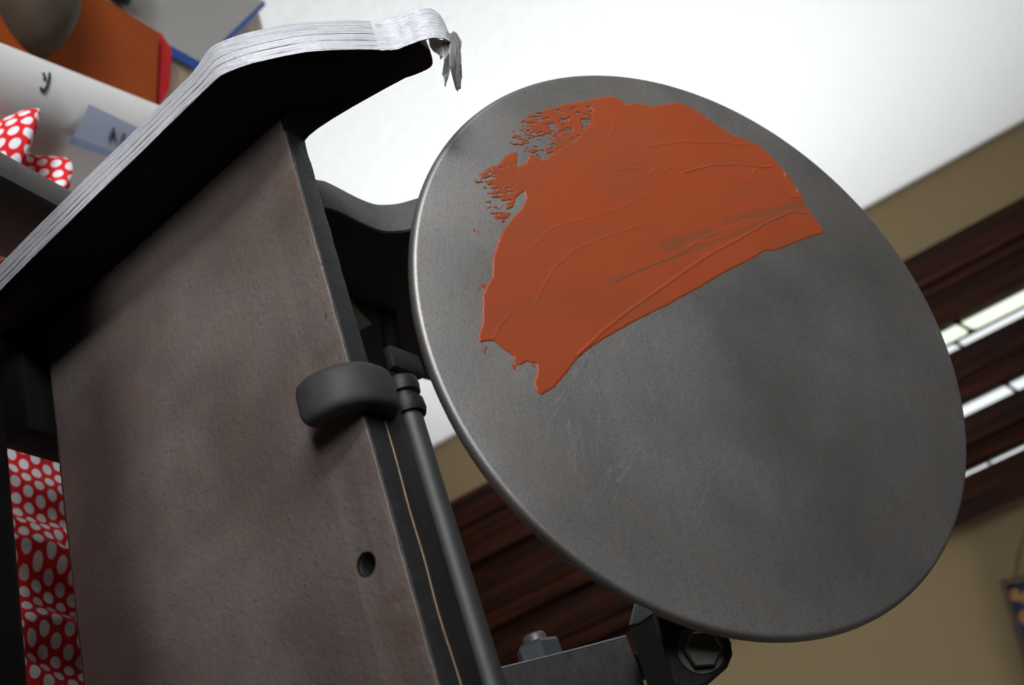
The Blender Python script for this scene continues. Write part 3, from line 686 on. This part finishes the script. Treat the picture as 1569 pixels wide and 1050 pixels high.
# finer track for the tape, ends a little before the nose
tp = [np.array(p) for p in smooth_path([(-0.1721,0.0301),(-0.1419,0.0305),(-0.1172,0.0312),(-0.094,0.0316),(-0.0718,0.032),(-0.0507,0.0321),(-0.0302,0.0325),(-0.0105,0.0328),(-0.0019,0.0329),(0.0043,0.0325),(0.0104,0.0299),(0.0175,0.0255),(0.0307,0.0148),(0.0419,0.0018),(0.051,-0.0105),(0.0598,-0.018)], 9)]
end = len(tp)-8
for k, (a, b, c, e) in enumerate([(-.0146, .0004, .00010, end+1), (-.0143, -.0016, .00052, end), (-.0148, -.0046, .00064, end-1), (-.0144, -.0080, .00076, end-2), (-.0150, -.0112, .00088, end-3)]):
    strip('tape_layer', offset_path(tp, c)[:e], (a, b), .0004 if k == 0 else .00012, M['foil'], tape, .00003, seed=k+3, ridge=.00010, m=10, widen=lambda s: .77+.24*(lambda q: q*q*(3-2*q))(min(1, max(0, (s-.50)/.14))))
t1 = [np.array(p) for p in smooth_path([(0.0484,-0.0062),(0.0528,-0.0109),(0.0584,-0.0142),(0.0641,-0.0175),(0.0676,-0.0222),(0.0673,-0.0282),(0.0642,-0.0348),(0.0592,-0.0411),(0.0543,-0.0461),(0.0503,-0.0539)], 6)]
strip('loose_tail', t1[:int(len(t1)*.66)], (-.0155, .0015), .0004, M['foil'], tape, .00007, lambda s: 1, 31, ridge=.00016, m=10)
def scrap(name, rows, mat, seed, th_=.0003):
    r = np.random.default_rng(seed); bm = bmesh.new(); m = 4; sv = bm.verts.layers.float_vector.new('strip_uv'); A_, B_ = [], []
    for i, (p, q) in enumerate(rows):
        p, q = Vector(p), Vector(q); ra, rb = [], []
        for k in range(m+1):
            c = bed(*(p*(1-k/m)+q*k/m)) + Vector(r.normal(0, .0004, 3).tolist()); ra.append(bm.verts.new(c)); rb.append(bm.verts.new(c+BW*-.0002+BV*th_))
            for v_ in (ra[-1], rb[-1]): v_[sv] = (k/m, i*.1, seed)
        A_.append(ra); B_.append(rb)
    n = len(rows)
    for i in range(n-1):
        for k in range(m):
            bm.faces.new((A_[i][k], A_[i][k+1], A_[i+1][k+1], A_[i+1][k])); bm.faces.new((B_[i][k+1], B_[i][k], B_[i+1][k], B_[i+1][k+1]))
        bm.faces.new((A_[i][0], A_[i+1][0], B_[i+1][0], B_[i][0])); bm.faces.new((A_[i+1][m], A_[i][m], B_[i][m], B_[i+1][m]))
    for k in range(m):
        bm.faces.new((A_[0][k+1], A_[0][k], B_[0][k], B_[0][k+1])); bm.faces.new((A_[-1][k], A_[-1][k+1], B_[-1][k+1], B_[-1][k]))
    return fin_bm(name, bm, mat, tape, 30)
scrap('torn_end', [((-0.0020,0.0690,-0.0236),(-0.0020,0.0713,-0.0266)),((0.0020,0.0679,-0.0249),(0.0020,0.0704,-0.0283)),((0.0060,0.0662,-0.0254),(0.0060,0.0689,-0.0291)),((0.0100,0.0642,-0.0265),(0.0100,0.0669,-0.0301)),((0.0130,0.0624,-0.0293),(0.0130,0.0639,-0.0315)),((0.0160,0.0604,-0.0327),(0.0160,0.0607,-0.0332))], M['foil_shade'], 51); scrap('torn_end', [((0.0000,0.0652,-0.0232),(0.0000,0.0678,-0.0266)),((0.0040,0.0644,-0.0248),(0.0040,0.0663,-0.0274)),((0.0080,0.0625,-0.0249),(0.0080,0.0644,-0.0275)),((0.0110,0.0598,-0.0256),(0.0110,0.0617,-0.0282)),((0.0130,0.0596,-0.0266),(0.0130,0.0605,-0.0279)),((0.0160,0.0585,-0.0271),(0.0160,0.0587,-0.0275))], M['foil_shade'], 52); scrap('torn_end', [((-0.0010,0.0628,-0.0193),(-0.0010,0.0679,-0.0261)),((0.0010,0.0621,-0.0208),(0.0010,0.0663,-0.0263)),((0.0030,0.0618,-0.0227),(0.0030,0.0643,-0.0262)),((0.0050,0.0622,-0.0246),(0.0050,0.0631,-0.0259))], M['foil'], 53)
strip('loose_tail', [np.array(p) for p in smooth_path([(-0.1534,0.0186),(-0.1656,0.013),(-0.1766,0.0072),(-0.1876,0.0002),(-0.2013,-0.0087),(-0.2068,-0.0128)], 5)], (-.0150, -.006), .0003, M['foil'], tape, .0002, lambda s: 1-.3*s, 37, ridge=.0002)

# ------------------------------------------------------------------ polka dot cloth on the bench, bunched up left of the press
def cloth():
    x0, x1, y0, y1 = -.545, .02, .270, .463; st = .003
    xs = np.arange(x0, x1, st); ys = np.arange(y0, y1, st); X, Y = np.meshgrid(xs, ys, indexing='ij')
    H = .010+.006*vnoise(X, Y, .035, 41)+.004*vnoise(X, Y, .016, 42)
    # folds running back under the press
    for cx, h, w, sl in [(-.305, .010, .010, .15), (-.272, .020, .008, .22), (-.255, .026, .007, .3), (-.222, .022, .009, -.1), (-.19, .016, .010, .2), (-.15, .018, .012, .1), (-.09, .014, .012, -.2), (-.04, .012, .01, .1), (-.36, .013, .012, .2), (-.41, .016, .012, -.1)]:
        d = X-cx-(Y-.41)*sl-.004*np.sin(Y*90+cx*50); H = H+.62*h*np.exp(-(np.abs(d)/(w*1.1))**2)
    H = np.maximum(H*np.clip((Y-y0)/.012, .12, 1)*np.clip((y1-Y)/.012, .12, 1)*np.clip((x1-X)/.02, .12, 1), .001)
    bx_, by_ = (X+.478)/.040, (Y-.354)/.028; rr = np.sqrt(bx_**2+by_**2)
    B = .089*np.clip(1.15-rr**4, 0, 1)**.6*(1+.10*(vnoise(X, Y, .018, 45)-.5)+.16*np.cos(Y*150+X*40))
    bx_, by_ = (X+.482)/.040, (Y-.300)/.026; B = np.maximum(B, .088*np.clip(1.1-np.sqrt(bx_**2+by_**2)**3, 0, 1)**.7)
    H = np.maximum(H, B)
    n, m = X.shape; verts = np.stack([X.ravel(), Y.ravel(), (TABLE+H).ravel()], 1)
    idx = np.arange(n*m).reshape(n, m); F = np.stack([idx[:-1, :-1], idx[1:, :-1], idx[1:, 1:], idx[:-1, 1:]], -1).reshape(-1, 4)
    me = bpy.data.meshes.new('cloth'); me.from_pydata(verts.tolist(), [], F.tolist())
    # arc length along each direction gives the print its coordinates
    gx = np.hypot(np.diff(X, axis=0), np.diff(H, axis=0)*.9); gx = np.repeat(gx.mean(1, keepdims=True)*.5+.0015, m, 1); U = np.vstack([np.zeros((1, m)), np.cumsum(gx, 0)])
    gy = np.hypot(np.diff(Y, axis=1), np.diff(H, axis=1)*.9); V = Y*1.1+H*.7
    V = V+.0; uv = me.uv_layers.new(name='UVMap'); li = np.empty(len(me.loops), int); me.loops.foreach_get('vertex_index', li)
    uv.data.foreach_set('uv', np.stack([U.ravel()[li], V.ravel()[li]], 1).ravel()); return me
clo = finish('polka_dot_cloth', cloth(), M['polka'], None, None)
clo.data.polygons.foreach_set('use_smooth', [True]*len(clo.data.polygons))
sm = clo.modifiers.new('thickness', 'SOLIDIFY'); sm.thickness = .0008; sm.offset = 1
tag(clo, 'red cloth with white polka dots, bunched up on the bench beneath the press', 'cloth')

# ------------------------------------------------------------------ craft supplies behind the rail
TA = Vector((-0.6064,0.5,-0.398))+EYE; TD = Vector((-0.3186,0.9479,0))
tube = thing('card_tube', TA - Vector((0, 0, .042)), 'fat white tube with a black handwritten mark, lying behind the taped rail', 'tube')
tl, tr_ = -.36, .19
lathe('tube_wall', [(.038, tl), (.042, tl), (.042, tr_), (.038, tr_), (.038, tl)], TA, TD, M['tube'], tube, 64)
ribbon_marks('marker_scrawl', [[(-0.56515,0.3722,-0.35553),(-0.56208,0.37287,-0.35553),(-0.55989,0.37222,-0.35563)],[(-0.56922,0.37736,-0.35567),(-0.56268,0.376,-0.35554),(-0.556,0.37431,-0.35621),(-0.55175,0.37251,-0.357),(-0.54997,0.37059,-0.35731),(-0.55142,0.36985,-0.35686)]], .00085, M['mark'], tube)
lab = thing('paper_label', Vector((0, 0, 0)), 'blue grey paper label with black handwritten letters curling off the white tube', 'label')
LG = [(-0.5657,0.4099,-0.3568),(-0.5677,0.4183,-0.357),(-0.5698,0.427,-0.3572),(-0.5719,0.4359,-0.3574),(-0.5741,0.445,-0.3577),(-0.5764,0.4544,-0.3579),(-0.5788,0.464,-0.3582),(-0.5596,0.4082,-0.3582),(-0.5617,0.4164,-0.3585),(-0.5638,0.4249,-0.3587),(-0.566,0.4335,-0.359),(-0.5683,0.4423,-0.3593),(-0.5706,0.4514,-0.3596),(-0.573,0.4606,-0.36),(-0.5538,0.4066,-0.3599),(-0.5559,0.4146,-0.3602),(-0.5581,0.4228,-0.3605),(-0.5603,0.4311,-0.3608),(-0.5626,0.4397,-0.3611),(-0.565,0.4485,-0.3614),(-0.5674,0.4574,-0.3618),(-0.548,0.4049,-0.3617),(-0.5502,0.4127,-0.362),(-0.5525,0.4206,-0.3623),(-0.5548,0.4288,-0.3626),(-0.5571,0.4371,-0.363),(-0.5595,0.4456,-0.3633),(-0.562,0.4543,-0.3637),(-0.5423,0.4028,-0.3637),(-0.5446,0.4105,-0.364),(-0.5469,0.4183,-0.3643),(-0.5492,0.4263,-0.3646),(-0.5517,0.4344,-0.3649),(-0.5541,0.4428,-0.3652),(-0.5567,0.4513,-0.3655),(-0.5366,0.4006,-0.3658),(-0.5389,0.4081,-0.366),(-0.5413,0.4158,-0.3663),(-0.5438,0.4237,-0.3665),(-0.5463,0.4317,-0.3668),(-0.5488,0.44,-0.3671),(-0.5515,0.4484,-0.3674),(-0.531,0.3983,-0.368),(-0.5334,0.4057,-0.3682),(-0.5359,0.4133,-0.3684),(-0.5384,0.4211,-0.3686),(-0.541,0.429,-0.3688),(-0.5436,0.4372,-0.369),(-0.5463,0.4455,-0.3692)]
def label_bm(r0, r1):
    bm = bmesh.new(); n = 7
    V = {}
    nrm_ = Vector((.55, -.5, .66)).normalized()
    for s in (0, 1):
        for j in range(r0, r1+1):
            for i in range(n): V[s, j, i] = bm.verts.new(Vector(LG[j*n+i])+EYE+nrm_*(.0004*s))
    for j in range(r0, r1):
        for i in range(n-1):
            bm.faces.new((V[0, j, i], V[0, j, i+1], V[0, j+1, i+1], V[0, j+1, i])); bm.faces.new((V[1, j, i+1], V[1, j, i], V[1, j+1, i], V[1, j+1, i+1]))
    for j in range(r0, r1):
        for i in (0, n-1): bm.faces.new((V[0, j, i], V[0, j+1, i], V[1, j+1, i], V[1, j, i]))
    for i in range(n-1):
        for j in (r0, r1): bm.faces.new((V[0, j, i], V[0, j, i+1], V[1, j, i+1], V[1, j, i]))
    return bm
lab.location = sum((Vector(p) for p in LG), Vector())/49 + EYE
fin_bm('paper', label_bm(0, 5), M['label'], lab, 60); fin_bm('lower_fold', label_bm(5, 6), M['labelb'], lab, 60)
ribbon_marks('handwriting', [[(-0.55214,0.43121,-0.36306),(-0.55757,0.43241,-0.36102),(-0.56237,0.43395,-0.35941),(-0.55797,0.43481,-0.36103),(-0.55397,0.43627,-0.36262)],[(-0.55483,0.43179,-0.36203),(-0.55773,0.4361,-0.3612)],[(-0.55464,0.44103,-0.3626),(-0.55956,0.44195,-0.36088),(-0.56363,0.4438,-0.35964),(-0.56025,0.44495,-0.36079),(-0.55678,0.44677,-0.36204)],[(-0.55746,0.44171,-0.36161),(-0.55966,0.44566,-0.36102)]], .0005, M['mark'], lab)

og = [(-0.8292,0.5269),(-0.8414,0.593),(-0.7217,0.5657)]
a, b, c = (Vector((*p, 0)) for p in og); back = (a-b).normalized(); side = (c-b).normalized()
q = [b, c + side*.02, c+side*.02+back*.42, b+back*.42]
folder = thing('orange_folder', (sum((v for v in q), Vector())/4).to_3d()+Vector((0, 0, TABLE)), 'orange brown board lying flat behind the white tube', 'board')
plate('board', [(v.x, v.y) for v in q], TABLE+.001, TABLE+.020, .0015, F_xy, M['orange'], folder)
rs = [(-0.8562,0.6036),(-0.8408,0.6153),(-0.7748,0.5991),(-0.7323,0.5752)]
rst = plate('red_strip', [tuple(p) for p in rs], TABLE+.0005, TABLE+.014, .001, F_xy, M['red'])
tag(rst, 'bright red strip lying along the end of the orange board', 'strip')

# dark rounded leather pouch on the orange board
pc = Vector((-.766, .428, TABLE+.0205)); 
def pouch_half(u0, u1, bulge):
    bm = bmesh.new(); n, m = 28, 10; ax = Vector((0.073,0.001,0)).normalized(); ay = Vector((-ax.y, ax.x, 0)); R = []
    for j in range(m+1):
        f = j/m*PI/2; ring = []
        for k in range(n):
            a = 2*PI*k/n; x, y = math.cos(a), math.sin(a)
            sx = .085 if x > 0 else .12
            rr = math.cos(f)**.7
            p = pc+ax*x*sx*rr+ay*y*.034*rr*(1+.12*x)+Vector((0, 0, .045*math.sin(f)**.8))
            p.z += bulge*.0; ring.append(bm.verts.new(p))
        R.append(ring)
    for p, q_ in zip(R, R[1:]):
        for k in range(n): bm.faces.new((p[k], p[(k+1) % n], q_[(k+1) % n], q_[k]))
    bm.faces.new(R[0][::-1]); bmesh.ops.remove_doubles(bm, verts=bm.verts, dist=.0002); return bm
pouch = thing('leather_pouch', pc, 'dark brown rounded leather object resting on the orange board', 'pouch')
fin_bm('body', pouch_half(0, 1, 1), M['pouch'], pouch, 60)

# clear plastic wallet with a blue border, further back on the bench
wl = [(-0.8893,0.5741),(-0.8614,0.6071),(-0.8539,0.6276),(-0.8634,0.6647),(-0.9614,0.732),(-1.0844,0.8184),(-1.0716,0.7823)]
wv = [Vector((*p, TABLE)) for p in wl]
wal = thing('plastic_wallet', wv[3], 'clear grey plastic wallet with a bright blue border lying on the bench', 'wallet')
corner = wv[3]; e_a = (wv[2]-corner).normalized(); e_b = (wv[5]-corner).normalized()
e_c = e_b
qs = [corner, corner+e_b*.30, corner+e_b*.30+e_a*.22, corner+e_a*.22]
plate('sheet', [(p.x, p.y) for p in qs], TABLE+.002, TABLE+.010, .001, F_xy, M['wallet'], wal)
sweep('blue_border', [corner+Vector((0, 0, .006)), corner+e_b*.30+Vector((0, 0, .006))], .0045, M['blue'], wal, 8)
sweep('blue_border', [corner+Vector((0, 0, .006)), corner+e_a*.047+Vector((0, 0, .006))], .0045, M['blue'], wal, 8)
gp = Vector((-.893, .545, TABLE))
def green_bm():
    bm = bmesh.new(); bmesh.ops.create_icosphere(bm, subdivisions=3, radius=1)
    for v in bm.verts:
        s = 1+.18*math.sin(5*v.co.x+3*v.co.y)+.12*math.cos(7*v.co.z+4*v.co.y); v.co = gp+Vector((v.co.x*.045*s, v.co.y*.032*s, (v.co.z*s+1.1)*.017))
    return bm
gr = fin_bm('green_rag', green_bm(), M['green'], None, 60); tag(gr, 'crumpled dark green rag beside the clear plastic wallet', 'rag')
